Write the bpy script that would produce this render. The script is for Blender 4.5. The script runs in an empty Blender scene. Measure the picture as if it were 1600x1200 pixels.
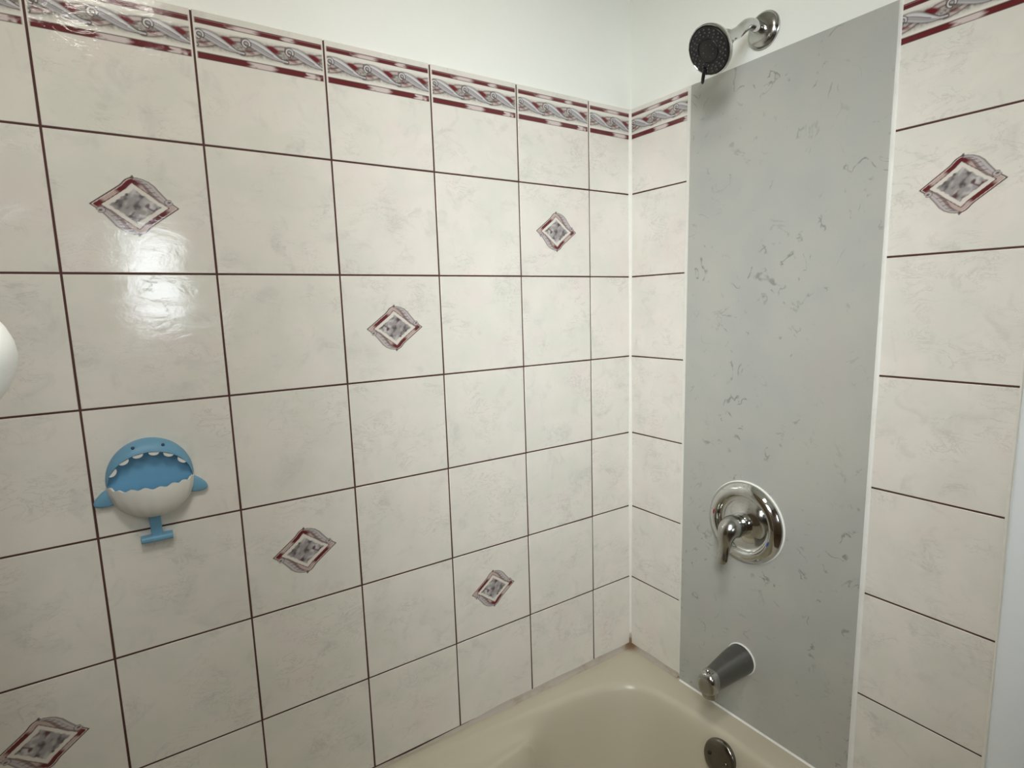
import bpy, bmesh, math, random
import numpy as np
from mathutils import Vector, Matrix

S = bpy.context.scene
COL = S.collection
Z0 = 1.6                      # height of the first grout line above the floor
PI = math.pi

# ------------------------------------------------------------------ camera
cam_d = bpy.data.cameras.new('camera')
cam = bpy.data.objects.new('camera', cam_d)
COL.objects.link(cam)
RIGHT = Vector((0.8242, -0.5657, -0.0267)).normalized()
FWD = Vector((0.5568, 0.8181, -0.1439)).normalized()
UP = RIGHT.cross(FWD).normalized()
RIGHT = FWD.cross(UP).normalized()
m = Matrix.Identity(4)
for i in range(3):
    m[i][0], m[i][1], m[i][2] = RIGHT[i], UP[i], -FWD[i]
m.translation = Vector((-1.0624, -1.0718, -0.2636 + Z0))
cam.matrix_world = m
cam_d.sensor_width = 36.0
cam_d.lens = 36.0 * 900.13 / 1600.0
cam_d.shift_x = -(819.86 - 800) / 1600
cam_d.shift_y = (607.34 - 600) / 1600
cam_d.clip_start = 0.02
S.camera = cam

# ------------------------------------------------------------------ world, lights, exposure
W = bpy.data.worlds.new('world')
S.world = W
W.use_nodes = True
W.node_tree.nodes['Background'].inputs[0].default_value = (0.80, 0.90, 1.0, 1)
W.node_tree.nodes['Background'].inputs[1].default_value = 1.2

def area(name, loc, target, sx, sy, power, color, shape='RECTANGLE', spread=PI):
    d = bpy.data.lights.new(name, 'AREA')
    d.shape = shape
    d.size = sx
    if shape == 'RECTANGLE':
        d.size_y = sy
    d.energy = power
    d.color = color
    d.spread = spread
    o = bpy.data.objects.new(name, d)
    o.location = loc
    o.rotation_euler = (Vector(target) - Vector(loc)).to_track_quat('-Z', 'Y').to_euler()
    COL.objects.link(o)
    return o

ROOM_Y = -2.40                # wall behind the camera
CEIL = 2.42
WIN = (-1.05, -0.80, 1.28, 1.77)   # window in the wall behind the camera: x0, x1, z0, z1
area('window_daylight', ((WIN[0] + WIN[1]) / 2, ROOM_Y - 0.10, (WIN[2] + WIN[3]) / 2),
     ((WIN[0] + WIN[1]) / 2, 0, (WIN[2] + WIN[3]) / 2), 0.26, 0.52, 5.5, (0.88, 0.95, 1.0))
area('ceiling_lamp_light', (-1.10, -1.05, CEIL - 0.06), (-1.10, -1.05, 0), 0.28, 0.28, 6.8, (1.0, 0.962, 0.865), 'DISK')
area('long_wall_fill', (-1.00, -1.00, CEIL - 0.08), (-0.72, 0.0, 1.22), 0.30, 0.30, 1.0, (1.0, 0.97, 0.90), 'DISK', math.radians(84))  # added fill aimed at the long wall, has no fixture
area('corner_fill', (-1.36, -1.34, 1.90), (-0.21, -0.06, 1.23), 0.46, 0.46, 4.0, (0.945, 1.0, 1.04), 'DISK', math.radians(70))  # added fill that brightens the tiled corner; no real lamp behind it

area('curtain_fill', (-0.50, -2.15, 1.95), (-1.12, -0.84, 1.33), 0.20, 0.20, 0.085, (1.0, 0.99, 0.95), 'DISK', math.radians(20))  # narrow fill added only to whiten the curtain fold, no real source

S.view_settings.view_transform = 'Standard'
S.view_settings.look = 'None'
S.view_settings.exposure = 0.09
S.view_settings.gamma = 1.0
S.view_settings.use_curve_mapping = False

# ------------------------------------------------------------------ helpers
def lin(r, g, b):
    f = lambda c: (c / 255 / 12.92) if c / 255 <= 0.04045 else ((c / 255 + 0.055) / 1.055) ** 2.4
    return (f(r), f(g), f(b), 1.0)

def link(name, mesh, mat=None, parent=None, loc=None):
    o = bpy.data.objects.new(name, mesh)
    COL.objects.link(o)
    if mat is not None:
        mesh.materials.clear()
        mesh.materials.append(mat)
    if parent is not None:
        o.parent = parent
    if loc is not None:
        o.location = loc
    return o

def from_bm(name, bm, mat=None, parent=None, smooth=False, loc=None, sharp=None):
    me = bpy.data.meshes.new(name)
    bmesh.ops.recalc_face_normals(bm, faces=bm.faces[:])
    bm.to_mesh(me)
    bm.free()
    if smooth:
        me.polygons.foreach_set('use_smooth', [True] * len(me.polygons))
        if sharp is not None:
            me.set_sharp_from_angle(angle=math.radians(sharp))
    return link(name, me, mat, parent, loc)

def bm_box(bm, lo, hi, bevel=0.0, seg=1):
    vs = bmesh.ops.create_cube(bm, size=1.0)['verts']
    for v in vs:
        v.co = Vector([lo[i] + (v.co[i] + 0.5) * (hi[i] - lo[i]) for i in range(3)])
    if bevel > 0:
        es = list({e for v in vs for e in v.link_edges})
        bmesh.ops.bevel(bm, geom=es, offset=bevel, segments=seg, affect='EDGES', profile=0.5)

def box(name, lo, hi, mat, parent=None, bevel=0.0, seg=1, smooth=False):
    bm = bmesh.new()
    bm_box(bm, lo, hi, bevel, seg)
    return from_bm(name, bm, mat, parent, smooth)

def frame_from(axis, hint=Vector((0, 0, 1))):
    a = Vector(axis).normalized()
    if abs(a.dot(hint)) > 0.95:
        hint = Vector((0, 1, 0))
    u = hint.cross(a).normalized()
    v = a.cross(u).normalized()
    return u, v, a

def bm_lathe(bm, prof, origin, axis, seg=48, close0=True, close1=True, sx=1.0, sy=1.0):
    """prof: list of (distance along axis, radius)"""
    u, v, a = frame_from(axis)
    o = Vector(origin)
    rings = []
    for (h, r) in prof:
        rings.append([bm.verts.new(o + a * h + u * (math.cos(2 * PI * k / seg) * r * sx) + v * (math.sin(2 * PI * k / seg) * r * sy)) for k in range(seg)])
    for A, B in zip(rings[:-1], rings[1:]):
        for k in range(seg):
            bm.faces.new((A[k], A[(k + 1) % seg], B[(k + 1) % seg], B[k]))
    if close0:
        bm.faces.new(list(reversed(rings[0])))
    if close1:
        bm.faces.new(rings[-1])

def catmull(pts, n, closed=False):
    P = [np.array(p, float) for p in pts]
    N = len(P)
    out = []
    segs = N if closed else N - 1
    for i in range(segs):
        if closed:
            a, b, c, d = P[(i - 1) % N], P[i], P[(i + 1) % N], P[(i + 2) % N]
        else:
            a, b, c, d = P[max(i - 1, 0)], P[i], P[i + 1], P[min(i + 2, N - 1)]
        for k in range(n):
            t = k / n
            out.append(0.5 * ((2 * b) + (-a + c) * t + (2 * a - 5 * b + 4 * c - d) * t * t + (-a + 3 * b - 3 * c + d) * t ** 3))
    if not closed:
        out.append(P[-1])
    return out

def bm_tube(bm, path, radii, seg=20, flat=None, caps=True):
    """sweep an ellipse along a path; radii = list of (ru, rv) with u roughly +y"""
    path = [Vector(p) for p in path]
    rings = []
    n = len(path)
    for i, p in enumerate(path):
        t = (path[min(i + 1, n - 1)] - path[max(i - 1, 0)]).normalized()
        u = Vector((0, 1, 0))
        u = (u - t * u.dot(t)).normalized()
        v = t.cross(u).normalized()
        ru, rv = radii[i] if isinstance(radii[i], (tuple, list)) else (radii[i], radii[i])
        rings.append([bm.verts.new(p + u * (math.cos(2 * PI * k / seg) * ru) + v * (math.sin(2 * PI * k / seg) * rv)) for k in range(seg)])
    for A, B in zip(rings[:-1], rings[1:]):
        for k in range(seg):
            bm.faces.new((A[k], A[(k + 1) % seg], B[(k + 1) % seg], B[k]))
    if caps:
        bm.faces.new(list(reversed(rings[0])))
        bm.faces.new(rings[-1])

def struct(o):
    o['kind'] = 'structure'
    return o

def thing(o, label, cat, group=None):
    o['label'] = label
    o['category'] = cat
    if group:
        o['group'] = group
    return o

def empty(name, loc):
    o = bpy.data.objects.new(name, None)
    o.empty_display_size = 0.05
    COL.objects.link(o)
    o.location = loc
    return o

# ------------------------------------------------------------------ materials
class NT:
    def __init__(self, name):
        self.m = bpy.data.materials.new(name)
        self.m.use_nodes = True
        self.t = self.m.node_tree
        self.b = self.t.nodes['Principled BSDF']
    def n(self, kind, **kw):
        x = self.t.nodes.new(kind)
        for k, v in kw.items():
            if k.startswith('i_'):
                key = k[2:]
                key = int(key) if key.isdigit() else key.replace('_', ' ')
                x.inputs[key].default_value = v
            else:
                setattr(x, k, v)
        return x
    def l(self, a, b):
        self.t.links.new(a, b)
    def math(self, op, a, b=None, clamp=False):
        x = self.n('ShaderNodeMath', operation=op, use_clamp=clamp)
        for i, q in enumerate((a, b)):
            if q is None:
                continue
            if isinstance(q, (int, float)):
                x.inputs[i].default_value = q
            else:
                self.l(q, x.inputs[i])
        return x.outputs[0]
    def mix(self, f, a, b, blend='MIX'):
        x = self.n('ShaderNodeMix', data_type='RGBA', blend_type=blend)
        for key, q in ((0, f), (6, a), (7, b)):
            if isinstance(q, (int, float)):
                x.inputs[key].default_value = q
            elif isinstance(q, tuple):
                x.inputs[key].default_value = q
            else:
                self.l(q, x.inputs[key])
        return x.outputs[2]
    def ramp(self, f, stops):
        x = self.n('ShaderNodeValToRGB')
        e = x.color_ramp.elements
        while len(e) < len(stops):
            e.new(0.5)
        for k, (p, c) in enumerate(stops):
            e[k].position = p
            e[k].color = c if len(c) == 4 else (*c, 1)
        self.l(f, x.inputs[0])
        return x.outputs[0]
    def noise(self, vec, scale, detail=4, rough=0.55, dist=0.0, out='Fac'):
        x = self.n('ShaderNodeTexNoise')
        x.inputs['Scale'].default_value = scale
        x.inputs['Detail'].default_value = detail
        x.inputs['Roughness'].default_value = rough
        x.inputs['Distortion'].default_value = dist
        if vec is not None:
            self.l(vec, x.inputs['Vector'])
        return x.outputs[out]
    def maprange(self, v, a, b, c, d, smooth=True):
        x = self.n('ShaderNodeMapRange')
        x.interpolation_type = 'SMOOTHSTEP' if smooth else 'LINEAR'
        self.l(v, x.inputs['Value'])
        for k, q in zip(('From Min', 'From Max', 'To Min', 'To Max'), (a, b, c, d)):
            x.inputs[k].default_value = q
        return x.outputs[0]
    def bump(self, h, strength, dist):
        x = self.n('ShaderNodeBump')
        x.inputs['Strength'].default_value = strength
        x.inputs['Distance'].default_value = dist
        self.l(h, x.inputs['Height'])
        self.l(x.outputs[0], self.b.inputs['Normal'])
    def pos(self):
        return self.n('ShaderNodeNewGeometry').outputs['Position']

def principled(name, color, rough=0.5, metal=0.0, **kw):
    t = NT(name)
    t.b.inputs['Base Color'].default_value = color
    t.b.inputs['Roughness'].default_value = rough
    t.b.inputs['Metallic'].default_value = metal
    for k, v in kw.items():
        t.b.inputs[k.replace('_', ' ')].default_value = v
    return t

def fine_grain(t, base, amount, scale, rough_lo=None, rough_hi=None, bump=0.0):
    p = t.pos()
    f = t.noise(p, scale, 3)
    c2 = tuple(x * (1 - amount) for x in base[:3]) + (1,)
    t.l(t.mix(f, base, c2), t.b.inputs['Base Color'])
    if rough_lo is not None:
        t.l(t.maprange(f, 0.3, 0.7, rough_lo, rough_hi), t.b.inputs['Roughness'])
    if bump:
        t.bump(f, bump, 0.001)
    return t.m

def tile_material(name, printed):
    """glazed off-white wall tile, cloudy pink and grey marbling with slate-like ripples"""
    t = NT(name)
    seed = t.n('ShaderNodeAttribute', attribute_type='OBJECT', attribute_name='tile_seed').outputs['Fac']
    cmb = t.n('ShaderNodeCombineXYZ')
    t.l(t.math('MULTIPLY', seed, 3.1), cmb.inputs[0])
    t.l(t.math('MULTIPLY', seed, 1.7), cmb.inputs[1])
    t.l(t.math('MULTIPLY', seed, 2.3), cmb.inputs[2])
    add = t.n('ShaderNodeVectorMath', operation='ADD')
    t.l(t.pos(), add.inputs[0])
    t.l(cmb.outputs[0], add.inputs[1])
    p = add.outputs[0]
    base = t.mix(t.maprange(t.noise(p, 13, 3), 0.35, 0.65, 0, 1), lin(229, 224, 214), lin(222, 220, 209))
    base = t.mix(t.maprange(t.noise(p, 9, 2, 0.5, 0.4), 0.5, 0.72, 0, 0.5), base, lin(229, 216, 210))
    base = t.mix(t.maprange(t.noise(p, 22, 6, 0.6, 0.8), 0.52, 0.72, 0, 0.55), base, lin(208, 205, 197))
    # diagonal wrinkles: stretched, warped noise ridges
    mp = t.n('ShaderNodeMapping')
    mp.inputs['Rotation'].default_value = (0.0, 0.9, 0.75)
    mp.inputs['Scale'].default_value = (1.0, 1.0, 2.3)
    t.l(p, mp.inputs['Vector'])
    n2 = t.noise(mp.outputs[0], 20, 6, 0.66, 1.0)
    ridge = t.math('ABSOLUTE', t.math('SUBTRACT', n2, 0.5))
    vein = t.maprange(ridge, 0.0, 0.026, 1, 0)
    where = t.maprange(t.noise(p, 11, 2), 0.47, 0.64, 0, 1)
    vein = t.math('MULTIPLY', vein, where)
    base = t.mix(t.math('MULTIPLY', vein, 0.36), base, lin(180, 174, 166))
    if printed:
        at = t.n('ShaderNodeAttribute', attribute_type='GEOMETRY', attribute_name='print')
        base = t.mix(at.outputs['Alpha'], base, at.outputs['Color'])
    t.l(base, t.b.inputs['Base Color'])
    t.b.inputs['Roughness'].default_value = 0.065
    t.b.inputs['Specular IOR Level'].default_value = 0.5
    h = t.math('ADD', t.math('MULTIPLY', n2, 0.5), t.math('MULTIPLY', t.noise(p, 130, 3), 0.16))
    h = t.math('SUBTRACT', h, t.math('MULTIPLY', vein, 0.10))
    t.bump(h, 0.10, 0.004)
    return t.m

M_TILE = tile_material('glazed_tile', False)
M_PRINT = tile_material('glazed_tile_print', True)

g = principled('brown_grout', lin(88, 55, 50), 0.85)
M_GROUT = fine_grain(g, lin(88, 54, 49), 0.35, 90)

def paint_material():
    t = principled('white_wall_paint', lin(236, 236, 228), 0.62)
    p = t.pos()
    f = t.noise(p, 5, 2)
    t.l(t.mix(f, lin(244, 245, 238), lin(240, 241, 233)), t.b.inputs['Base Color'])
    t.bump(t.noise(p, 140, 3), 0.25, 0.0015)
    return t.m
M_PAINT = paint_material()

def panel_material():
    t = principled('grey_stone_panel', lin(179, 179, 172), 0.42)
    p = t.pos()
    base = t.mix(t.maprange(t.noise(p, 5, 3), 0.35, 0.65, 0, 1), lin(183, 182, 174), lin(175, 176, 170))
    base = t.mix(t.maprange(t.noise(p, 7, 2), 0.55, 0.7, 0, 0.35), base, lin(184, 176, 170))
    base = t.mix(t.math('MULTIPLY', t.noise(p, 420, 2, 0.7), 0.14), base, lin(137, 137, 131))
    # broken hooks and strokes
    n = t.noise(p, 17, 3, 0.5, 1.2)
    r = t.maprange(t.math('ABSOLUTE', t.math('SUBTRACT', n, 0.5)), 0.0, 0.03, 1, 0)
    w = t.maprange(t.noise(p, 38, 2, 0.5), 0.54, 0.66, 0, 1)
    c = t.maprange(t.noise(p, 5.5, 1), 0.40, 0.60, 0.25, 1)
    stroke = t.math('MULTIPLY', t.math('MULTIPLY', r, w), c)
    base = t.mix(t.math('MULTIPLY', stroke, 0.75), base, lin(117, 119, 113))
    v = t.n('ShaderNodeTexVoronoi', feature='F1')
    v.inputs['Scale'].default_value = 24
    t.l(p, v.inputs['Vector'])
    spot = t.maprange(v.outputs['Distance'], 0.04, 0.11, 1, 0)
    sw = t.maprange(t.noise(p, 14, 1), 0.56, 0.64, 0, 1)
    base = t.mix(t.math('MULTIPLY', t.math('MULTIPLY', spot, sw), 0.45), base, lin(119, 120, 115))
    t.l(base, t.b.inputs['Base Color'])
    t.bump(t.noise(p, 60, 3), 0.04, 0.002)
    return t.m
M_PANEL = panel_material()

def caulk_material(name, col, stain, amount, corner):
    t = principled(name, col, 0.5)
    p = t.pos()
    f = t.noise(p, 22, 4, 0.7)
    base = t.mix(t.maprange(f, 0.45, 0.75, 0, amount), col, stain)
    if corner:
        v = t.n('ShaderNodeVectorMath', operation='DISTANCE')
        t.l(p, v.inputs[0])
        v.inputs[1].default_value = (-0.004, -0.004, Z0 - 1.20)
        d = t.math('ADD', v.outputs['Value'], t.math('MULTIPLY', t.noise(p, 60, 3), 0.03))
        base = t.mix(t.maprange(d, 0.022, 0.055, 0.9, 0), base, lin(116, 84, 46))
    t.l(base, t.b.inputs['Base Color'])
    t.bump(t.noise(p, 70, 2), 0.15, 0.001)
    return t.m
M_CAULK_W = caulk_material('white_caulk', lin(236, 235, 228), lin(214, 208, 196), 0.35, False)
M_CAULK_C = caulk_material('white_corner_caulk', lin(234, 232, 222), lin(216, 208, 194), 0.35, True)
M_CAULK_D = caulk_material('stained_caulk', lin(178, 169, 157), lin(138, 116, 88), 0.5, True)

def tub_material():
    t = principled('almond_enamel', lin(196, 188, 168), 0.24)
    p = t.pos()
    base = t.mix(t.noise(p, 4, 2), lin(197, 189, 168), lin(193, 186, 165))
    v = t.n('ShaderNodeVectorMath', operation='DISTANCE')
    t.l(p, v.inputs[0])
    v.inputs[1].default_value = (-0.006, -0.006, Z0 - 1.207)
    d = t.math('ADD', v.outputs['Value'], t.math('MULTIPLY', t.noise(p, 50, 3), 0.03))
    base = t.mix(t.maprange(d, 0.02, 0.05, 0.7, 0), base, lin(133, 101, 57))
    t.l(base, t.b.inputs['Base Color'])
    t.b.inputs['Roughness'].default_value = 0.30
    return t.m
M_TUB = tub_material()

def chrome(name, col, rough, grime):
    t = principled(name, col, rough, 1.0)
    p = t.pos()
    f = t.noise(p, 60, 4, 0.65)
    t.l(t.mix(t.maprange(f, 0.5, 0.75, 0, grime), col, lin(150, 146, 138)), t.b.inputs['Base Color'])
    t.l(t.maprange(f, 0.35, 0.75, rough, rough + 0.12), t.b.inputs['Roughness'])
    return t.m
M_CHROME = chrome('chrome', lin(205, 206, 204), 0.05, 0.3)
M_CHROME_W = chrome('worn_chrome', lin(176, 176, 172), 0.16, 0.6)
M_SATIN = chrome('satin_nickel', lin(124, 124, 122), 0.30, 0.4)
M_DARKCHROME = chrome('dark_nickel', lin(120, 116, 108), 0.16, 0.3)
M_BLACK = fine_grain(principled('black_plastic', lin(13, 13, 14), 0.35), lin(14, 14, 15), 0.4, 80, 0.28, 0.45)
M_NOZZLE = fine_grain(principled('grey_rubber', lin(70, 70, 72), 0.5), lin(74, 74, 76), 0.3, 80)
M_BLUE = fine_grain(principled('blue_plastic', lin(108, 158, 186), 0.42), lin(110, 160, 188), 0.08, 60, 0.38, 0.5)
M_BLUE_D = fine_grain(principled('deep_blue_plastic', lin(106, 164, 200), 0.45), lin(108, 166, 202), 0.08, 60, 0.4, 0.52)
M_EYE = principled('eye_blue', lin(38, 68, 104), 0.4).m
M_WHITEPL = fine_grain(principled('white_plastic', lin(226, 224, 216), 0.4), lin(228, 226, 218), 0.05, 60, 0.35, 0.48)
M_RED = principled('red_mark', lin(150, 30, 40), 0.4).m
M_BLUEMARK = principled('blue_mark', lin(40, 80, 150), 0.4).m
def cloth_material():
    t = principled('white_curtain_cloth', lin(238, 239, 236), 0.85)
    p = t.pos()
    t.l(t.mix(t.noise(p, 30, 3), lin(250, 250, 247), lin(246, 247, 243)), t.b.inputs['Base Color'])
    t.bump(t.noise(p, 700, 2), 0.2, 0.0006)
    return t.m
M_CLOTH = cloth_material()
M_TRIMW = fine_grain(principled('cool_white_trim', lin(236, 241, 244), 0.5), lin(237, 242, 245), 0.04, 40, 0.42, 0.55)
M_FLOOR = fine_grain(principled('floor_vinyl', lin(104, 76, 50), 0.5), lin(106, 78, 52), 0.15, 30, 0.4, 0.6)
M_TAUPE = fine_grain(principled('taupe_wall_paint', lin(124, 106, 84), 0.7), lin(126, 108, 86), 0.06, 20, 0.6, 0.75)
M_DIFFUSER = NT('lamp_diffuser')
M_DIFFUSER.b.inputs['Base Color'].default_value = lin(245, 243, 238)
M_DIFFUSER.b.inputs['Emission Color'].default_value = (1, 0.95, 0.86, 1)
M_DIFFUSER.b.inputs['Emission Strength'].default_value = 3.0
M_DIFFUSER = M_DIFFUSER.m

# ------------------------------------------------------------------ room shell
T = 0.008                     # tile thickness; tile faces stand at y = 0 and x = 0
wall_back = struct(box('wall_back', (-1.70, 0.005, 0), (0.12, 0.12, CEIL), M_PAINT))
wall_right = struct(box('wall_right', (0.005, ROOM_Y - 0.02, 0), (0.12, 0.005, CEIL), M_PAINT))
wall_left = struct(box('wall_left', (-1.70, ROOM_Y - 0.02, 0), (-1.535, 0.005, CEIL), M_TAUPE))
struct(box('floor', (-1.70, ROOM_Y - 0.12, -0.10), (0.12, 0.12, 0), M_FLOOR))
struct(box('ceiling', (-1.70, ROOM_Y - 0.12, CEIL), (0.12, 0.12, CEIL + 0.1), M_PAINT))
bm = bmesh.new()
xa, xb, za, zb = WIN
for lo, hi in (((-1.70, ROOM_Y - 0.12, 0), (xa, ROOM_Y - 0.02, CEIL)), ((xb, ROOM_Y - 0.12, 0), (0.12, ROOM_Y - 0.02, CEIL)),
               ((xa, ROOM_Y - 0.12, 0), (xb, ROOM_Y - 0.02, za)), ((xa, ROOM_Y - 0.12, zb), (xb, ROOM_Y - 0.02, CEIL))):
    bm_box(bm, lo, hi)
struct(from_bm('wall_front', bm, M_TAUPE))
win = struct(empty('window_1', ((xa + xb) / 2, ROOM_Y - 0.05, za)))
bm = bmesh.new()
w2, hh = (xb - xa) / 2, zb - za
for lo, hi in (((-w2, 0, 0), (-w2 + 0.018, 0.03, hh)), ((w2 - 0.018, 0, 0), (w2, 0.03, hh)), ((-w2 + .018, 0, 0), (w2 - .018, 0.03, 0.018)), ((-w2 + .018, 0, hh - 0.018), (w2 - .018, 0.03, hh))):
    bm_box(bm, lo, hi, 0.002)
from_bm('window_frame', bm, M_TRIMW, win)

# ------------------------------------------------------------------ printed designs (flat glaze print, drawn in tile coordinates)
rng = np.random.default_rng(5)

def vnoise(x, y, seed):
    r = np.random.default_rng(seed)
    G = r.random((64, 64))
    xi, yi = np.floor(x).astype(int), np.floor(y).astype(int)
    fx, fy = x - xi, y - yi
    fx, fy = fx * fx * (3 - 2 * fx), fy * fy * (3 - 2 * fy)
    a, b = G[xi % 64, yi % 64], G[(xi + 1) % 64, yi % 64]
    c, d = G[xi % 64, (yi + 1) % 64], G[(xi + 1) % 64, (yi + 1) % 64]
    return (a * (1 - fx) + b * fx) * (1 - fy) + (c * (1 - fx) + d * fx) * fy

def sm(a, b, x):
    t = np.clip((x - a) / (b - a), 0, 1)
    return t * t * (3 - 2 * t)

class Print:
    def __init__(self, X, Y):
        self.X, self.Y = X, Y
        self.c = np.ones(X.shape + (3,)) * 0.5
        self.a = np.zeros(X.shape)
    def put(self, mask, rgb):
        mask = np.clip(mask, 0, 1)
        col = np.array(lin(*rgb)[:3]) if isinstance(rgb, tuple) else rgb
        na = mask + self.a * (1 - mask)
        wgt = np.where(na > 1e-5, mask / np.maximum(na, 1e-5), 0)[..., None]
        self.c = self.c * (1 - wgt) + col * wgt
        self.a = na
    def stroke(self, pts, width, rgb, alpha=1.0, soft=0.5):
        """polyline with a width per point"""
        D = np.full(self.X.shape, 9.0)
        for k in range(len(pts) - 1):
            (x0, y0), (x1, y1) = pts[k], pts[k + 1]
            dx, dy = x1 - x0, y1 - y0
            t = np.clip(((self.X - x0) * dx + (self.Y - y0) * dy) / (dx * dx + dy * dy + 1e-12), 0, 1)
            d = np.hypot(self.X - x0 - t * dx, self.Y - y0 - t * dy)
            w0 = width[k] if isinstance(width, (list, np.ndarray)) else width
            w1 = width[k + 1] if isinstance(width, (list, np.ndarray)) else width
            D = np.minimum(D, d / (w0 + t * (w1 - w0)))
        self.put(alpha * (1 - sm(1 - soft, 1 + soft, D)), rgb)

RED = (104, 44, 46)
DARK = (74, 52, 50)
PALE = (214, 200, 190)
WHITE = (226, 222, 212)
GREY = (150, 146, 144)

def paint_border(X, Y, off):
    """rope of leaf scrolls between two marbled red bands; X along the tile 0..0.2, Y above the grout 0.12..0.2 (metres)"""
    P = Print(X, Y)
    # white field of the band
    P.put(sm(0.1262, 0.1275, Y) * (1 - sm(0.1875, 0.1885, Y)) * 0.6, WHITE)
    smoke = vnoise(X * 230 + 3, Y * 230, 2) * 0.5 + vnoise(X * 480, Y * 480, 3) * 0.5
    zc = 0.1572
    core = np.exp(-((Y - zc) / 0.0125) ** 4)
    P.put(core * (0.75 + 1.0 * (smoke - 0.4)), (132, 124, 120))
    A, per = 0.0098, 0.2 / 3
    xs = np.linspace(-0.1, 0.3, 201)
    for s in (0, 1):
        ph = s * PI
        # rising thin strand (pale, outlined)
        for k in range(-2, 5):
            x0 = k * per
            if (k + s) % 2 == 0:
                continue
            t = np.linspace(0, 1, 22)
            px = x0 + t * per
            py = zc - A * np.cos(t * PI)
            P.stroke(list(zip(px, py)), 0.0040, (66, 52, 52), 0.9)
            P.stroke(list(zip(px, py)), 0.0024, (190, 176, 170), 1)
    for k in range(-2, 5):
        x0 = k * per
        # red eyelets
        for (ex, ey, rx, ry, al) in ((0.047, 0.0052, 0.0125, 0.0056, 1.0), (0.012, -0.0056, 0.0085, 0.0030, 0.55), (0.031, 0.0064, 0.006, 0.003, 0.5)):
            q = np.hypot((X - x0 - ex) / rx, (Y - zc - ey + 0.22 * (X - x0 - ex)) / ry)
            P.put((1 - sm(0.55, 1.15, q)) * al, (112, 42, 46))
    for k in range(-2, 5):
        x0 = k * per
        t = np.linspace(0, 1, 26)
        px = x0 + 0.004 + t * (per * 0.98)
        py = zc + A * np.cos(t * PI)
        wd = 0.0015 + 0.0058 * np.sin(np.clip(t * 1.15 + 0.05, 0, 1) * PI) ** 0.8 * (1 - 0.35 * t)
        P.stroke(list(zip(px, py)), wd + 0.0014, (54, 42, 44), 0.95, 0.35)
        P.stroke(list(zip(px, py)), wd, (208, 206, 206), 1, 0.35)
        P.stroke(list(zip(px + 0.001, py - wd * 0.45)), wd * 0.38, (150, 144, 146), 0.8)
        P.stroke(list(zip(px[4:18] - 0.001, py[4:18] + 0.0012)), 0.0006, (104, 92, 94), 0.9)
        # curled head of the leaf
        ang = np.linspace(-0.4, 4.6, 22)
        cx, cy, r = x0 + 0.0075, zc + 0.0062, 0.0052
        pts = list(zip(cx + r * np.cos(ang), cy + r * np.sin(ang)))
        P.stroke(pts, 0.0024, (58, 46, 48), 0.95)
        P.stroke(pts, 0.0011, (212, 206, 204), 1)
    # clean white margins above and below the rope
    P.put(sm(0.1725, 0.1738, Y) * (1 - sm(0.1788, 0.1792, Y)), WHITE)
    P.put(sm(0.1374, 0.1380, Y) * (1 - sm(0.1402, 0.1416, Y)), WHITE)
    # red marbled bands with pale stretches
    for (z0, z1, gaps) in ((0.1795, 0.1868, (0.071, 0.139)), (0.1282, 0.1372, (0.098, 0.176))):
        band = sm(z0 - 0.0004, z0 + 0.0004, Y) * (1 - sm(z1 - 0.0004, z1 + 0.0004, Y))
        P.put(band, RED)
        marb = vnoise(X * 160 + 9, Y * 400, 7)
        for gi, gx in enumerate(gaps):
            hw = 0.021 if gi == 0 else 0.011
            P.put(band * (1 - sm(hw * 0.45, hw * 1.25, np.abs(X - gx) + (marb - 0.5) * 0.012)) * 0.95, np.array(lin(214, 200, 196)[:3]))
        for e in (z0, z1):
            P.put((1 - sm(0.0003, 0.0009, np.abs(Y - e))) * 0.85, DARK)
    P.put((1 - sm(0.0002, 0.0007, np.abs(Y - 0.1856))) * 0.5, (190, 150, 146))
    return P

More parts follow.
